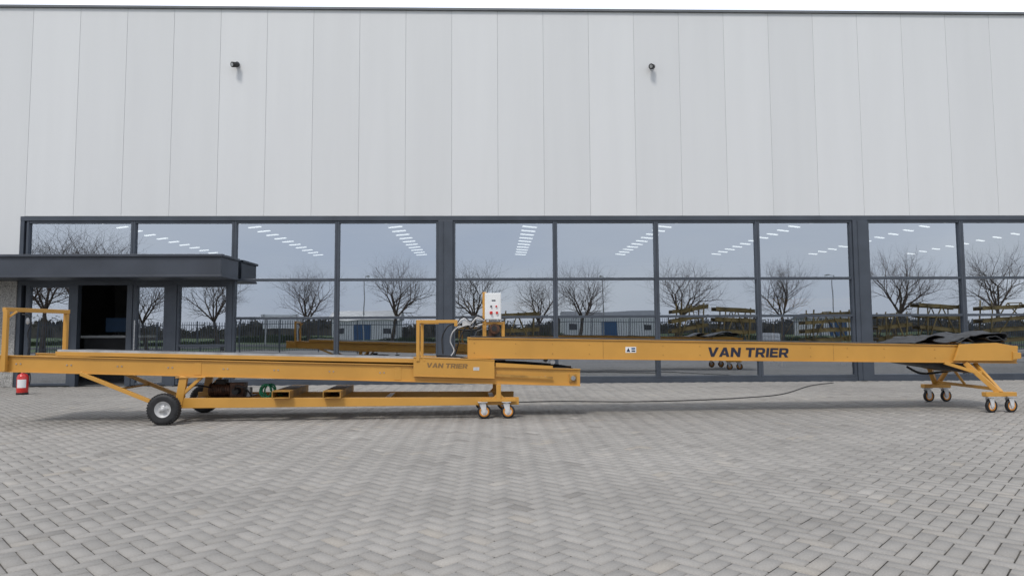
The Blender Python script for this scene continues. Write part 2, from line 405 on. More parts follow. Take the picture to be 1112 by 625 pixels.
mb = MB(); mb.box((wx(250), .3, .03), (wx(250)+.1, 4.7, 3.3)); obj("partition", mb, [INTW], B)
mb = MB(); mb.box((XG-.3, .3, 3.2), (wx(250) - .01, 4.59, 3.3)); obj("partition", mb, [DARK], B)
mb = MB(); mb.box((wx(100), 4.5, .03), (wx(112), 4.595, 2.2)); obj("inner_door", mb, [BROWN], B, bevel=.004)

def wallcam(px, py):
    p = onY(px, py, D - .06)
    e = empty("security_camera", (p.x, D - .06, p.z), label="small dark camera fixed high on grey cladding", category="security camera", group="cameras on the facade")
    mb = MB(); mb.cyl((0, .0, 0.02), (0, -.05, 0.02), .06, n=16); mb.cyl((0, -.04, .02), (0, -.11, -.02), .025, n=12); obj("bracket", mb, [FRAME], e)
    mb = MB(); mb.cyl((.03, -.08, -.02), (-.05, -.22, -.07), .062, .07, n=18); mb.cyl((-.052, -.222, -.071), (-.056, -.228, -.073), .045, n=16, mi=1); obj("housing", mb, [RUBBER, STEEL], e)
wallcam(258, 71); wallcam(707, 73)

mb = MB(); mb.box((-.36, -.07, .03), (.36, .07, .09), 0); mb.box((-.34, -.05, 0), (.34, .05, .035), 1)
lm = mb.mesh("ceiling_lamp", [WHITE, TUBE])
for X in (-15.6, -10.1, -4.2, 1.5, 7.3, 12.9, 18.6, 24.4):
    for k in range(14):
        o = obj("ceiling_lamp", lm, [], None, label="lit fluorescent strip lamp under the hall ceiling", category="lamp", group="strip lamps in the hall")
        o.location = (X, 23.5 + k * 1.12, 5.75); o.rotation_euler = (0, 0, .5 if X > 0 else -.5)

# ------------------------------------------------------------ conveyor machine frame
A = onG(177, 461.5); Bp = onG(1088, 447.5)
ax = (Bp - A); th = math.atan2(ax.y, ax.x); ux = Vector((math.cos(th), math.sin(th), 0)); vx = Vector((-math.sin(th), math.cos(th), 0))
def mp(x, y, v):
    d = ray(x, y); o = A + vx * v
    t = (o - C).dot(vx) / d.dot(vx); p = C + d * t
    return ((p - A).dot(ux), p.z)
def P3(x, y, v):
    u, z = mp(x, y, v); return (u, v, z)
VN, VF = .3, 1.25

def make_caster(parent, u, v, r=.1, rot=0):
    mb = MB()
    mb.box((-.07, -.055, 2*r + .033), (.07, .055, 2*r + .045)); mb.cyl((0, 0, 2*r + .015), (0, 0, 2*r + .035), .045, n=16)
    for s in (-1, 1):
        mb.prism([(-.05, 2*r + .02), (.05, 2*r + .02), (.055, r), (.035, r - .03), (-.0, r - .03)], s * .036 - .003, s * .036 + .003)
    mb.cyl((.025, -.045, r), (.025, .045, r), .012, n=8)
    o = obj("caster", mb, [LGREY], parent, bevel=.002)
    t = MB(); t.lathe([(r*.74, -.022), (r*.95, -.024), (r, -.014), (r, .014), (r*.95, .024), (r*.74, .022)], (.025, 0, r), (0, 1, 0), 28)
    obj("tyre", t, [RUBBER], o)
    k = MB(); k.lathe([(.001, -.02), (r*.25, -.026), (r*.28, -.016), (r*.5, -.014), (r*.52, -.018), (r*.739, -.02), (r*.739, .02), (r*.5, .014), (.001, .02)], (.025, 0, r), (0, 1, 0), 28)
    k.m = [1 if (i // 28) in (0, 1, 2) else 0 for i in range(len(k.f))]
    obj("rim", k, [ORANGE, WHITE], o)
    o.location = (u, v, 0); o.rotation_euler = (0, 0, rot)
    return o

L1 = empty("belt_conveyor", A, th, label="long low gold belt conveyor on a wheeled chassis parked on pavers", category="conveyor")
TL = (-4, 386); TR = (630, 401); BR = (630, 418); BL = (-4, 402.5)
poly = [mp(*p, VN) for p in (BL, BR, TR, TL)]
(uBL, zBL), (uBR, zBR), (uTR, zTR), (uTL, zTL) = poly
def lerp(a, b, t): return a + (b - a) * t
def topz(u): return lerp(zTL, zTR, (u - uTL) / (uTR - uTL))
def botz(u): return lerp(zBL, zBR, (u - uBL) / (uBR - uBL))
for v0, s in ((VN, 1), (VF, -1)):
    mb = MB(); a, b_ = sorted((v0, v0 + .05 * s)); mb.prism(poly, a, b_)
    f0, f1 = sorted((v0 - .03 * s, v0 + .06 * s))
    mb.prism([(uTL, zTL - .001), (uTR, zTR - .001), (uTR, zTR + .012), (uTL, zTL + .012)], f0, f1)
    mb.prism([(uBL, zBL - .012), (uBR, zBR - .012), (uBR, zBR + .001), (uBL, zBL + .001)], f0, f1)
    if s > 0:
        for px in (20, 75, 130, 185, 245, 300, 360, 415, 545, 590):
            u, z = mp(px, 400, VN); zc = (topz(u) + botz(u)) / 2
            for du in (-.03, .03): mb.cyl((u + du, VN - .008, zc), (u + du, VN + .004, zc), .011, n=6, mi=2)
        for px in (215, 432):
            u, z = mp(px, 400, VN); mb.box((u - .05, VN - .006, botz(u) + .012), (u + .05, VN + .004, topz(u) - .012))
        u, z = mp(622, 410, VN); mb.box((u - .06, VN - .03, z - .06), (u + .05, VN + .003, z + .06), 1); mb.cyl((u, VN - .05, z), (u, VN - .03, z), .035, n=14, mi=2)
    obj("side_beam", mb, [GOLD, GOLDD, STEEL], L1, bevel=.002)
g = [mp(*p, VN - .005) for p in ((60, 386.5), (450, 394.5), (450, 390.0), (60, 382.2))]
for v0, v1 in ((VN - .005, VN + .045), (VF - .045, VF + .005)):
    mb = MB(); mb.prism([(u, z + .01) for u, z in g], v0, v1); obj("belt_guide", mb, [GOLD], L1, bevel=.003)
u0, z0 = mp(58, 383, VN); u1, z1 = mp(455, 391, VN)
mb = MB(); mb.prism([(u0, z0), (u1, z1), (u1, z1 + .035), (u0, z0 + .035)], VN + .06, VF - .06, 0)
mb.prism([(u1 - .01, z1 - .03), (uTR - .1, zTR - .0), (uTR - .1, zTR + .02), (u1 - .01, z1 + .01)], VN + .07, VF - .07, 0)
obj("belt", mb, [BELT], L1)
mb = MB(); mb.prism([(uBL + .1, zBL + .05), (uBR - .1, zBR + .05), (uBR - .1, zBR + .06), (uBL + .1, zBL + .06)], VN + .07, VF - .07, 0)
obj("return_belt", mb, [BELT], L1)
mb = MB(); gr = [mp(*p, VN) for p in ((62, 381.8), (500, 390.6), (500, 388.2), (62, 379.2))]
mb.prism(gr, VN + .005, VN + .05); obj("edge_strip", mb, [STRIP], L1, label="pale grey edging strip beside the belt")
for v0, v1 in ((VN - .034, VN - .02), (VF + .02, VF + .034)):
    mb = MB(); mb.prism([mp(538, 398, VN), mp(600, 400.5, VN), mp(600, 397, VN), mp(538, 393.5, VN)], v0, v1); obj("closing_plate", mb, [GOLD], L1, bevel=.002)
def roller(parent, u, z, v0, v1, r):
    mb = MB(); mb.cyl((u, v0, z), (u, v1, z), r, n=14); obj("roller", mb, [STEEL], parent)
for i in range(9):
    u = lerp(uTL + .2, uTR - .15, i / 8); roller(L1, u, (topz(u) + botz(u)) / 2 - .02, VN + .055, VF - .055, .035)
for u in (uTR - .02, uTL + .02):
    mb = MB(); mb.box((u - .02, VN + .052, botz(u) + .01), (u + .02, VF - .052, topz(u) - .02))
    obj("end_plate", mb, [GOLDD], L1)
mb = MB(); ua, za = mp(5, 338, VN - .1); uw = mp(72, 345, VF + .1)[0]
mb.beam((ua, VN - .06, botz(ua) - .0), (ua, VN - .06, za + .02), .06, .06)
mb.beam((uw, VF + .1, botz(uw) - .0), (uw, VF + .1, za + .02), .06, .06)
mb.beam((ua - .02, VN - .08, za + .03), (uw + .02, VF + .12, za + .03), .062, .062)
mb.beam((ua, VN - .06, topz(ua) - .09), (ua + .0, VN - .0, topz(ua) - .09), .05, .05)
mb.beam((ua, VF + .1, topz(ua) - .05), (uw, VF + .1, topz(uw) - .05), .04, .05)
mb.beam((ua, VN - .05, za - .1), (ua + .12, VN - .02, za + .0), .02, .03)
mb.beam((uw, VF + .1, topz(ua) - .0), (uw + .0, VF + .0, topz(ua) - .0), .05, .04)
obj("end_hoop", mb, [GOLD], L1, bevel=.004)
mb = MB(); pts = [P3(24, 341, .6), P3(31, 343, .6), P3(34, 350, .6), P3(30, 362, .6), P3(32, 374, .6), P3(30, 384, .6)]
mb.tube(spline(pts), .008, mi=0); mb.lathe([(.001, 0), (.022, .01), (.026, .06), (.012, .1), (.001, .1)], P3(30, 352, .6), (0, 0, 1), 12, 1)
obj("pull_cord", mb, [RUBBER, LGREY], L1)
# --- chassis
ch = [mp(*p, VN + .02) for p in ((188, 442.5), (563, 438.5), (563, 430.5), (188, 431.5))]
for v0 in (VN - .06, VF + .0):
    mb = MB(); mb.prism(ch, v0, v0 + .07); obj("chassis_beam", mb, [GOLD], L1, bevel=.004)
def chz(u, k=1): return lerp(ch[3][1], ch[2][1], (u - ch[3][0]) / (ch[2][0] - ch[3][0])) if k else lerp(ch[0][1], ch[1][1], (u - ch[0][0]) / (ch[1][0] - ch[0][0]))
for px in (215, 420, 535):
    mb = MB(); u, _ = mp(px, 435, VN); mb.box((u - .04, VN + .012, chz(u, 0) + .01), (u + .04, VF - .002, chz(u) - .012))
    obj("cross_member", mb, [GOLD], L1, bevel=.004)
for px in (306, 361):
    u, _ = mp(px, 430, VN - .1); z = chz(u) + .002
    mb = MB(); mb.box((u - .13, VN - .16, z), (u + .13, VF + .1, z + .012)); mb.box((u - .13, VN - .16, z + .095), (u + .13, VF + .1, z + .107))
    mb.box((u - .13, VN - .16, z + .011), (u - .118, VF + .1, z + .096)); mb.box((u + .118, VN - .16, z + .011), (u + .13, VF + .1, z + .096))
    obj("fork_pocket", mb, [GOLDD], L1)
rw = .225
mb = MB(); mb.beam((0, .1, rw), (0, 1.45, rw), .07, .07); mb.beam((.02, VN - .02, rw), (.25, VN - .02, rw + .08), .05, .08); mb.beam((.02, VF + .03, rw), (.25, VF + .03, rw + .08), .05, .08)
for v in (VN - .04, VF + .04):
    mb.beam((.1, v, rw), (.17, v, botz(.17) - .012), .06, .11)
    mb.beam((.12, v, chz(.12) + .02), (.42, v, botz(.42) - .012), .045, .045)
    mb.box((.06, v - .05, botz(.17) - .03), (.48, v + .06, botz(.17) - .018))
obj("axle_frame", mb, [GOLD], L1, bevel=.004)
def wheel(v, s):
    t = MB(); w = .065
    t.lathe([(.115, -w*.8), (.17, -w), (.205, -w*.9), (.222, -w*.55), (.225, 0), (.222, w*.55), (.205, w*.9), (.17, w), (.115, w*.8)], (0, 0, 0), (0, 1, 0), 40)
    for i in range(36):
        a = 2 * math.pi * i / 36
        for q in (-1, 1):
            t.beam((math.cos(a) * .224, q * .012, math.sin(a) * .224), (math.cos(a + .06) * .217, q * .058, math.sin(a + .06) * .217), .012, .012)
    o = obj("wheel", t, [RUBBER], L1); o.location = (0, v, rw)
    k = MB(); k.lathe([(.118, -.045), (.113, -.052), (.105, -.035), (.085, -.012), (.055, -.02), (.035, -.035), (.034, -.06), (.001, -.062)], (0, 0, 0), (0, 1, 0), 32)
    k.lathe([(.118, .045), (.105, .035), (.001, .0)], (0, 0, 0), (0, 1, 0), 32)
    for i in range(5):
        a = 2 * math.pi * i / 5; k.cyl((math.cos(a) * .06, -.035, math.sin(a) * .06), (math.cos(a) * .06, -.015, math.sin(a) * .06), .008, n=6, mi=1)
    obj("rim", k, [LGREY, STEEL], o)
wheel(0.02, 1); wheel(1.53, -1)
mb = MB()
u0, z0 = mp(88, 405, VN - .02); u1, z1 = mp(166, 440, VN - .02)
for v in (VN - .02, VF):
    mb.beam((u0, v, z0 - .005), (u1 + .06, v, z1 + .02), .05, .055)
mb.beam((u0, VN - .02, z0), (u0, VF, z0), .04, .04)
mb.beam((lerp(u0, u1, .5), VN - .02, lerp(z0, z1, .5)), (lerp(u0, u1, .5), VF, lerp(z0, z1, .5)), .03, .03)
obj("tow_bar", mb, [GOLD], L1, bevel=.004)
ul, _ = mp(541, 430, VN)
for v in (VN - .08, VF + .12):
    mb = MB(); mb.beam((ul, v - .02, .29), (ul, v - .02, botz(ul) - .012), .06, .07); mb.box((ul - .26, v - .06, .255), (ul + .26, v + .03, .29))
    mb.prism([(ul - .11, .289), (ul - .03, .289), (ul - .03, .37)], v - .03, v - .01); mb.prism([(ul + .03, .289), (ul + .11, .289), (ul + .03, .37)], v - .03, v - .01)
    obj("leg", mb, [GOLD], L1, bevel=.003)
for px in (524, 550):
    u, _ = mp(px, 446, VN - .1)
    for v in (VN - .1, VF + .12): make_caster(L1, u, v, .104, random.uniform(-.15, .15))
mb = MB(); u, z = mp(243, 420, .75); zb = chz(u)
mb.box((u - .3, .45, zb - .04), (u + .42, 1.1, zb - .02), 0)
mb.cyl((u - .2, .75, zb + .08), (u + .14, .75, zb + .08), .1, n=20)
for i in range(9): mb.cyl((u - .18 + i * .035, .75, zb + .08), (u - .168 + i * .035, .75, zb + .08), .115, n=20)
mb.box((u + .13, .64, zb - .022), (u + .33, .86, zb + .19), 0); mb.box((u - .1, .68, zb + .17), (u + .05, .82, zb + .24), 1)
mb.cyl((u + .25, .5, zb + .07), (u + .25, .64, zb + .07), .05, n=16, mi=1); mb.cyl((u + .4, .7, zb - .022), (u + .4, .7, zb + .12), .05, n=16, mi=2)
mb.tube(spline([(u + .25, .5, zb + .1), (u + .3, .42, zb + .16), (u + .42, .45, zb + .12), (u + .5, .5, zb + .0)]), .014, mi=1)
mb.tube(spline([(u - .15, .66, zb + .12), (u - .3, .45, zb + .17), (u - .45, .42, zb + .1), (u - .5, .4, zb - .04)]), .012, mi=1)
obj("drive_motor", mb, [BROWN, RUBBER, STEEL], L1, bevel=.004)
mb = MB(); u, z = mp(288, 418, .55); pts = []
for i in range(60):
    a = i * .42; r = .09 + .01 * math.sin(i * .7); pts.append((u + r * math.cos(a) + .004 * i * .3, .52 + .0015 * i, chz(u) + .08 + r * math.sin(a)))
pts += [(u + .16, .5, chz(u) + .06), (u + .25, .45, chz(u) + .02), (u + .3, .4, chz(u) + .015)]
mb.tube(spline(pts, 2), .013); o = obj("hose_coil", mb, [GREEN], None, label="coiled green hose resting on the conveyor chassis", category="hose")
o.location = A; o.rotation_euler = (0, 0, th)
q = [mp(*p, VN - .06) for p in ((449, 407.5), (537, 410), (537, 391), (449, 388))]
mb = MB(); mb.prism(q, VN - .07, VN - .035)
mb.prism([(q[3][0], q[3][1] - .001), (q[2][0], q[2][1] - .001), (q[2][0], q[2][1] + .012), (q[3][0], q[3][1] + .012)], VN - .08, VN + .02)
mb.prism([(q[0][0], q[0][1] - .012), (q[1][0], q[1][1] - .012), (q[1][0], q[1][1] + .001), (q[0][0], q[0][1] + .001)], VN - .08, VN - .01)
obj("cover_plate", mb, [GOLD], L1, bevel=.003)
mb = MB(); mb.prism([(u_, z_) for u_, z_ in q], VF + .035, VF + .07); obj("cover_plate", mb, [GOLD], L1, bevel=.003)
sl = math.atan2(q[1][1] - q[0][1], q[1][0] - q[0][0])
u0, z0 = mp(463, 398.6, VN - .07); u1, z1 = mp(508, 399.5, VN - .07)
lettering("VAN TRIER", u1 - u0, L1, (u0, VN - .072, z0), FADED, roty=-sl, shear=.1, height=.07, label="faint company lettering on the cover plate")
u0, z0 = mp(514, 402, VN - .07); mb = MB(); mb.box((u0, VN - .073, z0), (u0 + .09, VN - .068, z0 + .05)); obj("type_plate", mb, [LGREY], L1)
mb = MB(); mb.prism([mp(538, 408.5, VN), mp(600, 411, VN), mp(600, 408.5, VN), mp(538, 405.5, VN)], VN - .045, VN - .032); obj("guide_rail", mb, [GOLDD], L1, bevel=.002)
for v in (VN - .06, VF + .06):
    mb = MB(); ua, za = mp(454, 349, VN - .06); ub_, zb_ = mp(495, 349, VN - .06); _, zc = mp(454, 392, VN - .06); _, ze = mp(495, 354, VN - .06)
    um, _ = mp(472, 360, VN - .06)
    e_ = ub_ if v < 1 else um
    mb.beam((ua, v, zc), (ua, v, za + .025), .05, .05); mb.beam((ua + .02, v, za), (e_ + .025, v, za), .048, .048)
    if v < 1: mb.beam((ub_, v, za), (ub_, v, ze), .05, .05); mb.beam((ua, v, lerp(zc, za, .3)), (ua + .1, v, zc), .03, .03)
    obj("guard_frame", mb, [GOLD], L1, bevel=.004)
mb = MB(); mb.beam((ua, VN - .04, za), (ua, VF + .04, za), .04, .04); obj("guard_crossbar", mb, [GOLD], L1, bevel=.003)

# ------------------------------------------------------------ upper conveyor
L2 = empty("belt_conveyor", A, th, label="raised gold belt conveyor with black hopper, resting on another conveyor", category="conveyor")
W0, W1 = VN + .03, VF - .03
BL = (508, 388); BR = (1104, 393.5); TR = (1104, 376); TL = (508, 367)
pu = [mp(*p, W0) for p in (BL, BR, TR, TL)]
def uz(u, k): 
    a, b_ = (pu[3], pu[2]) if k else (pu[0], pu[1]); return lerp(a[1], b_[1], (u - a[0]) / (b_[0] - a[0]))
for v0, s in ((W0, 1), (W1, -1)):
    mb = MB(); a, b_ = sorted((v0, v0 + .04 * s)); mb.prism(pu, a, b_)
    f0, f1 = sorted((v0 - .02 * s, v0 + .06 * s))
    mb.prism([(pu[3][0], pu[3][1] - .001), (pu[2][0], pu[2][1] - .001), (pu[2][0], pu[2][1] + .012), (pu[3][0], pu[3][1] + .012)], f0, f1)
    mb.prism([(pu[0][0], pu[0][1] - .012), (pu[1][0], pu[1][1] - .012), (pu[1][0], pu[1][1] + .001), (pu[0][0], pu[0][1] + .001)], f0, f1)
    if s > 0:
        for px in (515, 560, 600, 640, 720, 760, 880, 920, 960, 1015):
            u, _ = mp(px, 380, W0)
            for k in (.25, .75): mb.cyl((u, W0 - .007, lerp(uz(u, 0), uz(u, 1), k)), (u, W0 + .003, lerp(uz(u, 0), uz(u, 1), k)), .009, n=6, mi=1)
        for px in (655, 905):
            u, _ = mp(px, 380, W0); mb.box((u - .004, W0 - .002, uz(u, 0) + .004), (u + .004, W0 + .003, uz(u, 1) - .006), 1)
    obj("side_beam", mb, [GOLD, GOLDD], L2, bevel=.002)
mb = MB()
mb.prism([(pu[3][0] + .05, pu[3][1] + .0), (pu[2][0] - .1, pu[2][1]), (pu[2][0] - .1, pu[2][1] + .03), (pu[3][0] + .05, pu[3][1] + .03)], W0 + .07, W1 - .07)
obj("belt", mb, [BELT], L2)
mb = MB(); mb.prism([(pu[0][0] + .05, pu[0][1] + .04), (pu[1][0] - .1, pu[1][1] + .04), (pu[1][0] - .1, pu[1][1] + .05), (pu[0][0] + .05, pu[0][1] + .05)], W0 + .07, W1 - .07)
obj("return_belt", mb, [BELT], L2)
for i in range(10):
    u = lerp(pu[0][0] + .12, pu[1][0] - .12, i / 9); roller(L2, u, (uz(u, 0) + uz(u, 1)) / 2, W0 + .045, W1 - .045, .05)
for u in (pu[0][0] + .01, pu[1][0] - .03):
    mb = MB(); mb.box((u, W0 + .042, uz(u, 0) + .01), (u + .02, W1 - .042, uz(u, 1) - .02)); obj("end_plate", mb, [GOLDD], L2)
sl = math.atan2(pu[1][1] - pu[0][1], pu[1][0] - pu[0][0])
u0, z0 = mp(768, 387.0, W0); u1, z1 = mp(857, 387.8, W0)
lettering("VAN TRIER", u1 - u0, L2, (u0, W0 - .002, z0), NAVY, roty=-sl, shear=.1, height=.148, label="bold dark company lettering on the gold side beam")
u, z = mp(685, 379.5, W0)
mb = MB(); mb.box((u - .085, W0 - .003, z - .045), (u + .085, W0 + .002, z + .045), 0)
mb.prism([(u - .07, z - .03), (u - .01, z - .03), (u - .04, z + .03)], W0 - .005, W0 - .002, 1); mb.box((u + .01, W0 - .005, z + .005), (u + .07, W0 - .002, z + .03), 2); mb.box((u + .01, W0 - .005, z - .03), (u + .07, W0 - .002, z - .01), 1)
obj("warning_sticker", mb, [WHITE, NAVY, BLUE], L2)
for px in (520, 600):
    for v in (W0 + .02, W1 - .02):
        u, _ = mp(px, 390, W0); roller(L2, u, uz(u, 0) - .055, v - .02, v + .02, .04)
mb = MB()
pts = [P3(474, 386, .6), P3(500, 388, .6), P3(520, 392, .6), P3(560, 393, .6), P3(600, 396, .6), P3(620, 399, .6)]
mb.tube(spline(pts), .02); mb.tube(spline([(a, b_ + .1, c - .01) for a, b_, c in pts]), .02)
obj("cable_chain", mb, [RUBBER], L2)
mb = MB(); up, zt = mp(526, 317, .5); mb.beam((up, .5, uz(pu[0][0] + .1, 1)), (up, .5, zt), .06, .06)
u2, _ = mp(546, 350, .55); mb.beam((u2, .5, uz(u2, 1)), (u2, .5, uz(u2, 1) + .24), .05, .05); mb.beam((up, .5, uz(u2, 1) + .24), (u2 + .025, .5, uz(u2, 1) + .24), .048, .048)
obj("control_post", mb, [GOLD], L2, bevel=.004)
mb = MB(); c1 = mp(528, 347, .4); c2 = mp(544, 318, .4)
mb.box((c1[0] - .02, .38, c1[1]), (c2[0], .56, c2[1]), 0); mb.box((c1[0] - .01, .372, c1[1] + .01), (c2[0] - .01, .381, c2[1] - .01), 0)
cu_, cz = (c1[0] + c2[0]) / 2, (c1[1] + c2[1]) / 2
mb.cyl((cu_ - .04, .36, cz - .1), (cu_ - .04, .374, cz - .1), .025, n=14, mi=1); mb.cyl((cu_ - .04, .33, cz - .1), (cu_ - .04, .362, cz - .1), .018, n=14, mi=1)
mb.cyl((cu_ + .05, .345, cz - .1), (cu_ + .05, .374, cz - .1), .02, n=14, mi=1); mb.cyl((cu_ - .04, .35, cz), (cu_ - .04, .374, cz), .014, n=12, mi=2); mb.cyl((cu_ + .04, .35, cz), (cu_ + .04, .374, cz), .014, n=12, mi=1)
mb.box((cu_ - .03, .369, cz + .08), (cu_ + .03, .374, cz + .10), 2)
obj("control_box", mb, [WHITE, RED, NAVY], L2, bevel=.005)
mb = MB(); c = mp(537, 357, .5)
mb.cyl((c[0], .42, c[1]), (c[0], .7, c[1]), .07, n=18)
for i in range(7): mb.cyl((c[0], .44 + i * .035, c[1]), (c[0], .452 + i * .035, c[1]), .082, n=18)
mb.box((c[0] - .09, .5, c[1] - .12), (c[0] + .06, .64, c[1] - .03), 0); mb.cyl((c[0] + .05, .45, c[1] - .08), (c[0] + .05, .6, c[1] - .08), .045, n=14, mi=1)
mb.cyl((c[0] - .01, .4, c[1] + .01), (c[0] - .01, .43, c[1] + .01), .045, n=14, mi=1)
obj("drive_unit", mb, [BROWN, RUBBER], L2, bevel=.003)
mb = MB(); rr = random.Random(3)
for k in range(6):
    dv = .3 + k * .07; 
    mb.tube(spline([P3(497, 350 + k * 1.5, dv), P3(503 + k, 344 + k * 2.5 + rr.uniform(-2, 2), dv), P3(511, 349 + k * 2 + rr.uniform(-4, 3), dv), P3(518, 342 + k * 3, dv), P3(526, 347 + k, dv)]), .009 + .004 * (k % 2), mi=(0, 1, 0, 0, 1, 0)[k])
hs = [[(497, 350), (488, 353), (483, 359), (480, 368), (481, 384)], [(500, 353), (492, 360), (489, 370), (493, 380), (490, 386)],
      [(512, 352), (505, 356), (501, 364), (498, 372), (494, 386)]]
for k, h_ in enumerate(hs):
    mb.tube(spline([P3(a, b_, .35 + k * .1) for a, b_ in h_]), .010, mi=1 if k == 1 else 0)
a = mp(502, 353, .33); mb.box((a[0], .33, a[1]), (a[0] + .13, .4, a[1] + .07), 1)
obj("cables", mb, [RUBBER, LGREY], L2)
q = [mp(*p, W0 - .05) for p in ((1036, 391.5), (1104, 391.5), (1105, 376), (1082, 372), (1042, 373.5))]
for v0 in (W0 - .06, W1 + .02):
    mb = MB(); mb.prism(q, v0, v0 + .038); mb.prism([(q[1][0] - .08, q[1][1] + .02), (q[1][0] + .06, q[1][1] + .04), (q[1][0] + .06, q[1][1] + .13), (q[1][0] - .08, q[1][1] + .15)], v0 - .02, v0 + .002)
    obj("tail_plate", mb, [GOLD], L2, bevel=.004)
def hopper():
    def sheet(prof, v0, v1, seed, name="rubber_hopper", lab=None):
        P = spline([(mp(a, b_, .35)[0], 0, mp(a, b_, .35)[1]) for a, b_ in prof], 8); nv = 18; vs = []
        for i, p in enumerate(P):
            for j in range(nv + 1):
                t = j / nv; v = lerp(v0, v1, t)
                n_ = nz.noise(Vector((i * .11 + seed, v * 2.6, seed))); n2 = nz.noise(Vector((i * .3 + seed, v * 7, 3)))
                lift = max(0, p.z - (uz(p.x, 1) + .03))
                vs.append((p.x + n_ * .1 * min(1, lift * 14), v + n2 * .03, max(uz(p.x, 1) + .014, p.z + (n_ * .045 + n2 * .025) * min(1, .15 + lift * 8))))
        fs = [(i*(nv+1)+j, (i+1)*(nv+1)+j, (i+1)*(nv+1)+j+1, i*(nv+1)+j+1) for i in range(len(P) - 1) for j in range(nv)]
        mb = MB(); mb.add(vs, fs, 0, True); o = obj(name, mb, [RUBSH], L2)
        o['label'] = lab
        md = o.modifiers.new('thick', 'SOLIDIFY'); md.thickness = .012
    sheet([(990, 372), (1000, 369), (1010, 365), (1022, 367), (1012, 370), (1030, 371), (1044, 367), (1056, 370)], W0 - .02, W1 - .05, 1.3, lab="crumpled black rubber sheet")
    sheet([(1036, 371), (1050, 365), (1068, 361), (1086, 362), (1091, 368), (1078, 370), (1066, 368), (1072, 366), (1088, 371)], W0 - .05, W1 - .02, 4.1, lab="folded black rubber flap")
hopper()
mb = MB(); 
mb.prism([mp(988, 394, W0 + .1), mp(1050, 404, W0 + .1), mp(1056, 395, W0 + .1), mp(990, 391, W0 + .1)], W0 + .08, W1 - .08)
mb.tube(spline([P3(985, 398, W1), P3(1000, 405, W1), P3(1020, 404, W1), P3(1045, 400, .9)]), .02)
obj("underside_guard", mb, [RUBBER], L2)
uf, _ = mp(1088, 440, 0); ut, _ = mp(1048, 393, W0)
for v, vt, du in ((0.0, W0 + .0, -.02), (1.62, W1, .14)):
    mb = MB(); zt = uz(ut, 0) - .01; f_ = uf + du
    mb.beam((ut, vt, zt - .0), (f_ - .02, v, .31), .07, .07)
    mb.beam((f_ - .05, vt + (.1 if v < 1 else -.1), pu[1][1] - .01), (f_ + .02, v, .31), .055, .055)
    mb.beam((lerp(ut, f_, .35), lerp(vt, v, .35), lerp(zt, .32, .35)), (ut - .36, vt, uz(ut - .36, 0) - .012), .05, .05)
    mb.box((f_ - .27, v - .05, .255), (f_ + .24, v + .05, .32))
    obj("leg", mb, [GOLD], L2, bevel=.003)
    for dd in (-.18, .15): make_caster(L2, f_ + dd, v, .104, random.uniform(-.2, .2))
mb = MB(); mb.beam((uf - .02, .05, .36), (uf + .1, 1.57, .36), .05, .05); obj("leg_brace", mb, [GOLD], L2, bevel=.003)
mb = MB(); mb.beam((lerp(ut, uf, .5), .2, .62), (lerp(ut, uf, .5), 1.4, .62), .05, .05); mb.cyl((lerp(ut, uf, .5), .78, .62), (uf + .02, .78, .38), .022, n=10); obj("leg_brace", mb, [GOLD], L2, bevel=.003)

mb = MB()
pts = [onG(562, 437), onG(610, 436), onG(680, 436.5), onG(750, 435), onG(810, 432), onG(850, 428), (onG(880, 419)), onG(905, 415.8)]
mb.tube(spline([Vector((p[0], p[1], .012)) for p in pts], 10), .009)
obj("power_cable", mb, [RUBBER], None, label="black power cable lying loose across the pavers", category="cable")

# ------------------------------------------------------------ extinguisher
g_ = onG(24, 428)
e = empty("fire_extinguisher", g_, .4, label="red fire extinguisher with white label standing on the pavers", category="fire extinguisher")
mb = MB(); mb.lathe([(.001, .02), (.105, .02), (.11, .04), (.11, .38), (.09, .43), (.04, .46), (.028, .47), (.028, .5), (.001, .5)], (0, 0, 0), (0, 0, 1), 24)
obj("cylinder", mb, [RED], e)
mb = MB(); mb.lathe([(.001, 0), (.112, 0), (.115, .03), (.111, .045)], (0, 0, 0), (0, 0, 1), 24); obj("base_ring", mb, [RUBBER], e)
mb = MB()
mb.add([(.1115 * math.sin(a), -.1115 * math.cos(a), z) for z in (.15, .33) for a in [(-1 + .2 * i) * .8 for i in range(11)]], [(i, i + 1, i + 12, i + 11) for i in range(10)], 0, True); obj("paper_label", mb, [WHITE], e)
mb = MB(); mb.box((-.015, -.09, .495), (.015, .02, .52)); mb.beam((0, .02, .51), (0, -.1, .56), .02, .012); mb.tube(spline([(0.0, 0, .49), (.1, -.01, .5), (.14, -.02, .38), (.13, -.02, .2)]), .011); obj("valve_hose", mb, [RUBBER], e)

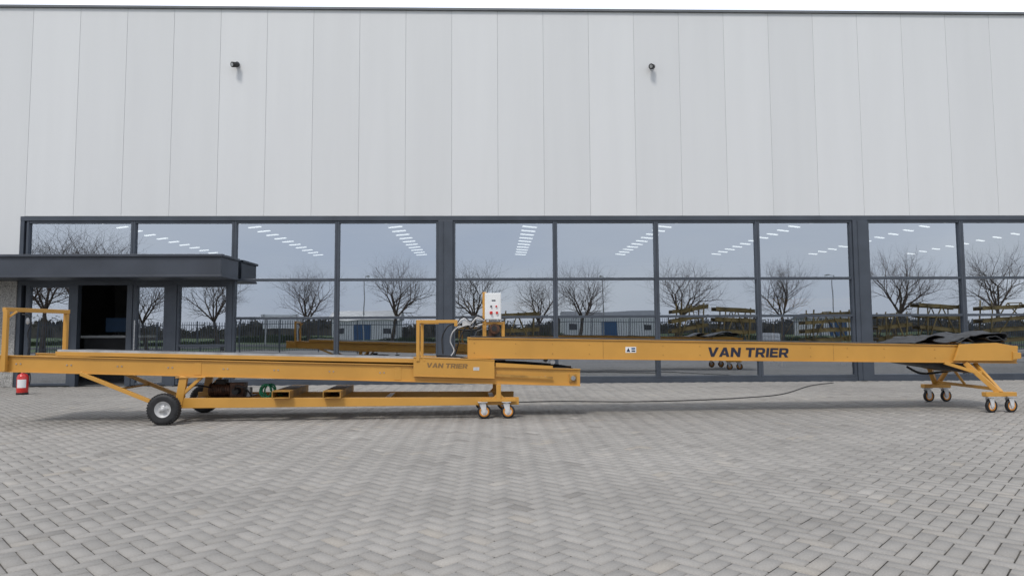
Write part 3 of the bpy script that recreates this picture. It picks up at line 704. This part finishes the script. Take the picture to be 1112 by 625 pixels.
# ------------------------------------------------------------ stored conveyors
def stored(name, loc, Lg, H, rz, n, lab, grp, rise=0., mat=GOLD, bh=.26):
    e = empty(name, loc, rz, label=lab, category="conveyor", group=grp)
    for k in range(n):
        z = .55 + k * (H - .85 - rise) / max(1, n - 1)
        for v in (0, .8):
            mb = MB(); mb.prism([(0, z), (Lg, z + rise), (Lg, z + rise + bh), (0, z + bh)], v, v + .04); mb.prism([(0, z + bh - .001), (Lg, z + rise + bh - .001), (Lg, z + rise + bh + .015), (0, z + bh + .015)], v - .02, v + .06)
            obj("side_beam", mb, [mat], e, bevel=.004)
        mb = MB(); mb.prism([(.02, z + bh - .07), (Lg - .02, z + rise + bh - .07), (Lg - .02, z + rise + bh - .04), (.02, z + bh - .04)], .045, .795); obj("belt", mb, [BELT], e)
    mb = MB()
    for u in (.4, Lg - .4):
        for v in (-.05, .89): mb.beam((u, v, .1), (u + .1, v, H), .06, .06)
        mb.beam((u, -.05, .3), (u, .89, .3), .05, .05)
    for v in (-.05, .89):
        mb.beam((.4, v, .45), (Lg * .5, v, H - .1), .05, .05); mb.beam((Lg - .4, v, .45), (Lg * .5, v, H - .1), .05, .05)
    mb.beam((Lg * .5, -.05, H - .12), (Lg * .5, .89, H - .12), .05, .05)
    obj("leg_frame", mb, [mat], e, bevel=.003)
    for u in (.4, Lg - .4):
        for v in (-.03, .87):
            mb = MB(); mb.cyl((u, v - .03, .12), (u, v + .03, .12), .1, n=18); obj("wheel", mb, [RUBBER], e)
HL = ("stored gold conveyor frames standing on the hall floor", "conveyors stored in the hall")
stored("stored_conveyor", (9.3, 22.4, .02), 3.2, 2.4, -.1, 2, *HL)
stored("stored_conveyor", (-1.0, 21.8, .02), 2.4, 2.3, .0, 2, *HL)
YL = ("stacked dull ochre conveyor frames parked on the paved yard", "conveyors parked in the yard")
def rx(px, Y): 
    d = ray(px, 335); return d.x / d.y * (D + (D - Y))
YY = -4.6
for a, b_, H, n, rs in ((727, 766, 2.9, 4, .35), (774, 816, 2.6, 4, -.15), (870, 922, 2.6, 4, .15), (947, 983, 2.4, 3, .2), (992, 1040, 2.8, 4, -.2), (1060, 1140, 3.0, 4, .3), (540, 586, 2.5, 3, .1)):
    x0, x1 = rx(a, YY), rx(b_, YY)
    stored("stored_conveyor", (x0, YY - .3, 0), x1 - x0, H, 0, n, *YL, rise=rs, mat=OLIVE, bh=.2)
p = (rx(832, YY), YY + .3, 0)
e = empty("storage_tank", p, .1, label="white caged liquid container on a pallet in the yard", category="container")
mb = MB(); mb.box((-.5, -.4, .18), (.5, .4, 1.1)); obj("tank", mb, [WHITE], e, bevel=.06)
mb = MB()
for i in range(6):
    z = .2 + i * .18
    for s in (-.42, .42): mb.cyl((-.52, s, z), (.52, s, z), .009, n=6)
for i in range(7):
    for s in (-.43, .43): mb.cyl((-.52 + i * .173, s, .15), (-.52 + i * .173, s, 1.12), .009, n=6)
obj("cage", mb, [STEEL], e)
mb = MB(); mb.box((-.52, -.43, .097), (.52, .43, .14)); 
for i in (-.45, 0, .38): mb.box((i - .03, -.43, 0), (i + .08, .43, .098))
obj("pallet", mb, [BROWN], e)
e = empty("reception_counter", (onY(122, 400, D + 2.2).x, D + 2.3, .02), label="dark counter with a white top inside the entrance", category="counter")
mb = MB(); mb.box((-.7, -.3, 0), (1.3, .3, 1.18)); mb.box((-.5, -.32, .5), (1.2, -.298, .56), 1); mb.box((-.5, -.32, .8), (1.2, -.298, .84), 1); obj("body", mb, [DARK, BLUE], e, bevel=.01)
mb = MB(); mb.box((-.75, -.38, 1.181), (1.35, .35, 1.25)); obj("worktop", mb, [WHITE], e, bevel=.005)
e = empty("display_screen", (onY(125, 400, D + 2.2).x, D + 2.25, 1.27), .2, label="dark blue screen standing on the white counter top", category="screen")
mb = MB(); mb.box((-.3, -.02, .1), (.3, .02, .5)); obj("panel", mb, [BLUE], e, bevel=.005)
mb = MB(); mb.cyl((0, .0, 0), (0, 0, .1), .02, n=10); mb.cyl((0, 0, 0), (0, 0, .015), .1, n=16); obj("stand", mb, [RUBBER], e)

# ------------------------------------------------------------ fence, trees, field behind the viewpoint
FY = -8.5
e = empty("fence", (0, FY, 0), label="dark steel bar fence along the edge of the yard", category="fence")
mb = MB(); 
for i in range(17): mb.box((-1.25 + i * .15, -.014, .1), (-1.222 + i * .15, .014, 2.05))
mb.box((-1.25, .013, .3), (1.25, .035, .34)); mb.box((-1.25, .013, 1.8), (1.25, .035, 1.84)); mb.box((-1.27, -.03, 0), (-1.21, .042, 2.1))
fm = mb.mesh("fence_panel", [FRAME])
for i in range(-11, 17):
    o = obj("fence_panel", fm, [], e); o.location = (i * 2.5, 0, 0)

def tree_mesh(seed, H):
    rr = random.Random(seed); tk = MB(); cr = MB()
    def grow(p, d, l, r, lev):
        n = 3; q = p
        for i in range(n):
            d = (d + Vector((rr.gauss(0, .08), rr.gauss(0, .08), rr.gauss(0, .05) + (.07 if lev > 0 else 0)))).normalized()
            q2 = q + d * l / n; r2 = r * (1 - .14)
            (tk if lev < 1 else cr).cyl(q, q2, r, r2, n=7 if lev < 2 else 3, cap=False); q = q2; r = r2
            if lev >= 1 and lev < 5 and i < n - 1:
                a = rr.uniform(0, 6.28); side = d.orthogonal(); side.rotate(Matrix.Rotation(a, 3, d)); grow(q, (d * .8 + side * .7).normalized(), l * rr.uniform(.5, .7), r * .6, lev + 1 if lev < 4 else 5)
        if lev < 5:
            k = 6 if lev == 0 else (3 if lev < 2 else 2)
            for j in range(k):
                a = 6.28 * j / k + rr.uniform(-.5, .5); side = d.orthogonal(); side.rotate(Matrix.Rotation(a, 3, d))
                nd = (d * rr.uniform(.9, 1.2) + side * rr.uniform(.35, .75)).normalized()
                grow(q, nd, l * (rr.uniform(.62, .8) if lev else .75), r * .66, lev + 1)
    grow(Vector((0, 0, 0)), Vector((0, 0, 1)), H * .27, H * .02, 0)
    top = max(v[2] for v in cr.v); s = H / top
    for b in (tk, cr): b.v = [(x * s, y * s, z * s) for x, y, z in b.v]
    return tk, cr
protos = []
for s, H in ((11, 7.4), (23, 7.4), (31, 7.4)):
    tk, cr = tree_mesh(s, H)
    protos.append((tk.mesh("trunk", [BARK]), cr.mesh("crown", [TWIG])))
TY = -15
for i, (px, sc) in enumerate(((335, .95), (425, 1.02), (520, 1.0), (585, .85), (628, .97), (735, 1.0), (850, 1.0), (968, 1.1), (1086, 1.15), (240, .95), (165, .9), (1200, 1))):
    tm, cm = protos[i % 3]; yy = TY - (i % 3) * .6
    t = empty("bare_tree", (rx(px, yy), yy, -.03), random.uniform(0, 6), label="leafless young tree in the grass verge by the road", category="tree", group="bare trees along the road")
    t.scale = (sc, sc, sc); obj("trunk", tm, [], t); obj("crown", cm, [], t)
for k, (px, sc) in enumerate(((50, 1.2), (82, 1.27), (118, 1.15), (15, 1.2))):
    t = empty("bare_tree", (rx(px, -10.5), -10.5 - .8 * (k % 2), -.03), 1.0 + k, label="taller leafless tree with reddish twigs behind the yard fence", category="tree", group="taller trees behind the fence")
    t.scale = (sc,) * 3; obj("trunk", protos[k % 3][0], [], t); obj("crown", protos[k % 3][1], [], t)

def mass(name, n, fx, hf, y, xr, mat, lab, s0, s1):
    rr = random.Random(n); vs = []; fs = []
    for i in range(n):
        p = fx(rr); a = Vector((rr.gauss(0, 1), rr.gauss(0, 1), rr.gauss(0, 1))).normalized(); b = a.orthogonal().normalized(); s = rr.uniform(s0, s1)
        o = len(vs); vs += [tuple(p + a * s), tuple(p + b * s * .6), tuple(p - a * s * .7)]; fs.append((o, o + 1, o + 2))
    st = s0 * 1.2; k = int(2 * xr / st); o = len(vs)
    for i in range(k + 1):
        x = -xr + i * st; vs += [(x, y - .2 + rr.gauss(0, s0 * .3), -.03), (x, y - .2 + rr.gauss(0, s0 * .3), max(.05, hf(x) * (.72 + .25 * rr.random())))]
    for i in range(k): a = o + 2 * i; fs.append((a, a + 2, a + 3, a + 1))
    me = bpy.data.meshes.new(name); me.from_pydata(vs, [], fs); me.materials.append(mat)
    o = bpy.data.objects.new(name, me); coll.objects.link(o); o['kind'] = "stuff"; o['label'] = lab
def hh1(x): return .45 + 2.6 * max(0, nz.noise(Vector((x * .09, 0.7, 0)))) + .2 * nz.noise(Vector((x * .9, 0, 0)))
def fh_(rr):
    x = rr.uniform(-60, 60); return Vector((x, -45 + rr.gauss(0, .5), rr.uniform(0, 1) ** .8 * hh1(x)))
mass("hedge", 16000, fh_, hh1, -45, 60, HEDGE, "low dark hedge along the far side of the road", .06, .14)
def hh2(x): return 4.2 + 2.6 * nz.noise(Vector((x * .03, 3, 0))) + 2.0 * nz.noise(Vector((x * .2, 0, 0)))
def fw_(rr):
    x = rr.uniform(-220, 220); return Vector((x, -150 + rr.gauss(0, 3), rr.uniform(.3, 1) ** .9 * max(1, hh2(x))))
mass("far_wood", 18000, fw_, hh2, -150, 220, WOOD, "distant brown winter wood beyond the field", .2, .6)

# pale farm sheds beyond the field
for px, wd, hgt in ((400, 14, 4.0), (660, 20, 4.6), (900, 12, 3.8)):
    e = empty("farm_shed", (rx(px, -110), -110, -.03), 0, label="low pale shed with a grey roof across the field", category="shed", group="sheds across the field")
    h = wd / 2
    mb = MB(); mb.box((-h, -4, 0), (h, 4, hgt)); obj("wall", mb, [LGREY], e)
    mb = MB(); mb.add([(-h - .4, -4.4, hgt), (h + .4, -4.4, hgt), (h + .4, 4.4, hgt), (-h - .4, 4.4, hgt), (-h - .4, 0, hgt + 1.8), (h + .4, 0, hgt + 1.8)], [(0, 1, 5, 4), (2, 3, 4, 5), (0, 4, 3), (1, 2, 5), (0, 3, 2, 1)]); obj("roof", mb, [ROOF], e)
    mb = MB(); mb.box((-2, 4.0, 0), (1.5, 4.06, 3.0)); obj("door", mb, [BLUE], e)
    for q_ in (-h + 1.2, h - 3):
        mb = MB(); mb.box((q_, 4.0, 1.3), (q_ + 1.6, 4.06, 2.4)); obj("window", mb, [DARK], e)

for px in (655, 395, 905):
    l = empty("street_lamp", (rx(px, -24), -24, -.03), 0, label="slim grey street lamp beside the road", category="street lamp", group="street lamps along the road")
    mb = MB(); mb.cyl((0, 0, 0), (0, 0, 6.2), .07, .04, n=10); mb.cyl((0, 0, 6.15), (0, -1.0, 6.35), .03, n=8); obj("pole", mb, [STEEL], l)
    mb = MB(); mb.box((-.12, -1.5, 6.3), (.12, -.9, 6.4)); obj("lamp_head", mb, [LGREY], l, bevel=.03)
e = empty("site_sign", (rx(305, -36), -36, -.03), 0, label="white sign board on two posts beyond the road", category="sign")
mb = MB(); mb.box((-2.0, -.05, 1.6), (2.0, .0, 3.3)); obj("board", mb, [WHITE], e, bevel=.01)
for x in (-1.7, 1.7):
    mb = MB(); mb.box((x - .06, .002, 0), (x + .06, .12, 3.3)); obj("post", mb, [STEEL], e)

# ------------------------------------------------------------ light
w = bpy.data.worlds.new("World"); scene.world = w; w.use_nodes = True
nt = w.node_tree; N = nt.nodes; L = nt.links
for n in list(N): N.remove(n)
out = N.new('ShaderNodeOutputWorld')
EL, AZ = 54, 205
sky = N.new('ShaderNodeTexSky'); sky.sky_type = 'NISHITA'; sky.sun_disc = False
sky.sun_elevation = math.radians(EL); sky.sun_rotation = math.radians(AZ)
b1 = N.new('ShaderNodeBackground'); b1.inputs['Strength'].default_value = .12; L.new(sky.outputs[0], b1.inputs['Color'])
b2 = N.new('ShaderNodeBackground'); b2.inputs['Strength'].default_value = 1.15
tc = N.new('ShaderNodeTexCoord'); mpn = N.new('ShaderNodeMapping'); mpn.inputs['Scale'].default_value = (1, 1, 3.5)
ns = N.new('ShaderNodeTexNoise'); ns.inputs['Scale'].default_value = 1.6; ns.inputs['Detail'].default_value = 5
L.new(tc.outputs['Generated'], mpn.inputs['Vector']); L.new(mpn.outputs['Vector'], ns.inputs['Vector'])
rp = N.new('ShaderNodeValToRGB'); rp.color_ramp.elements[0].position = .35; rp.color_ramp.elements[0].color = (.67, .74, .88, 1)
rp.color_ramp.elements[1].position = .65; rp.color_ramp.elements[1].color = (.86, .89, .945, 1)
L.new(ns.outputs['Fac'], rp.inputs['Fac'])
sp = N.new('ShaderNodeSeparateXYZ'); L.new(tc.outputs['Generated'], sp.inputs[0])
mr = N.new('ShaderNodeMapRange'); mr.inputs['From Min'].default_value = -.3; mr.inputs['From Max'].default_value = .9; mr.inputs['To Min'].default_value = .96; mr.inputs['To Max'].default_value = 1.5
L.new(sp.outputs['Y'], mr.inputs['Value'])
vm = N.new('ShaderNodeVectorMath'); vm.operation = 'SCALE'; L.new(rp.outputs['Color'], vm.inputs[0]); L.new(mr.outputs['Result'], vm.inputs['Scale'])
L.new(vm.outputs[0], b2.inputs['Color'])
mx = N.new('ShaderNodeMixShader'); mx.inputs['Fac'].default_value = .88
L.new(b1.outputs[0], mx.inputs[1]); L.new(b2.outputs[0], mx.inputs[2]); L.new(mx.outputs[0], out.inputs['Surface'])
sd = bpy.data.lights.new("sun", 'SUN'); sd.energy = 1.9; sd.angle = math.radians(13); sd.color = (1, .955, .89)
so = bpy.data.objects.new("sun", sd); coll.objects.link(so)
sdir = Vector((math.sin(math.radians(AZ)) * math.cos(math.radians(EL)), math.cos(math.radians(AZ)) * math.cos(math.radians(EL)), math.sin(math.radians(EL))))
so.rotation_euler = sdir.to_track_quat('Z', 'Y').to_euler()
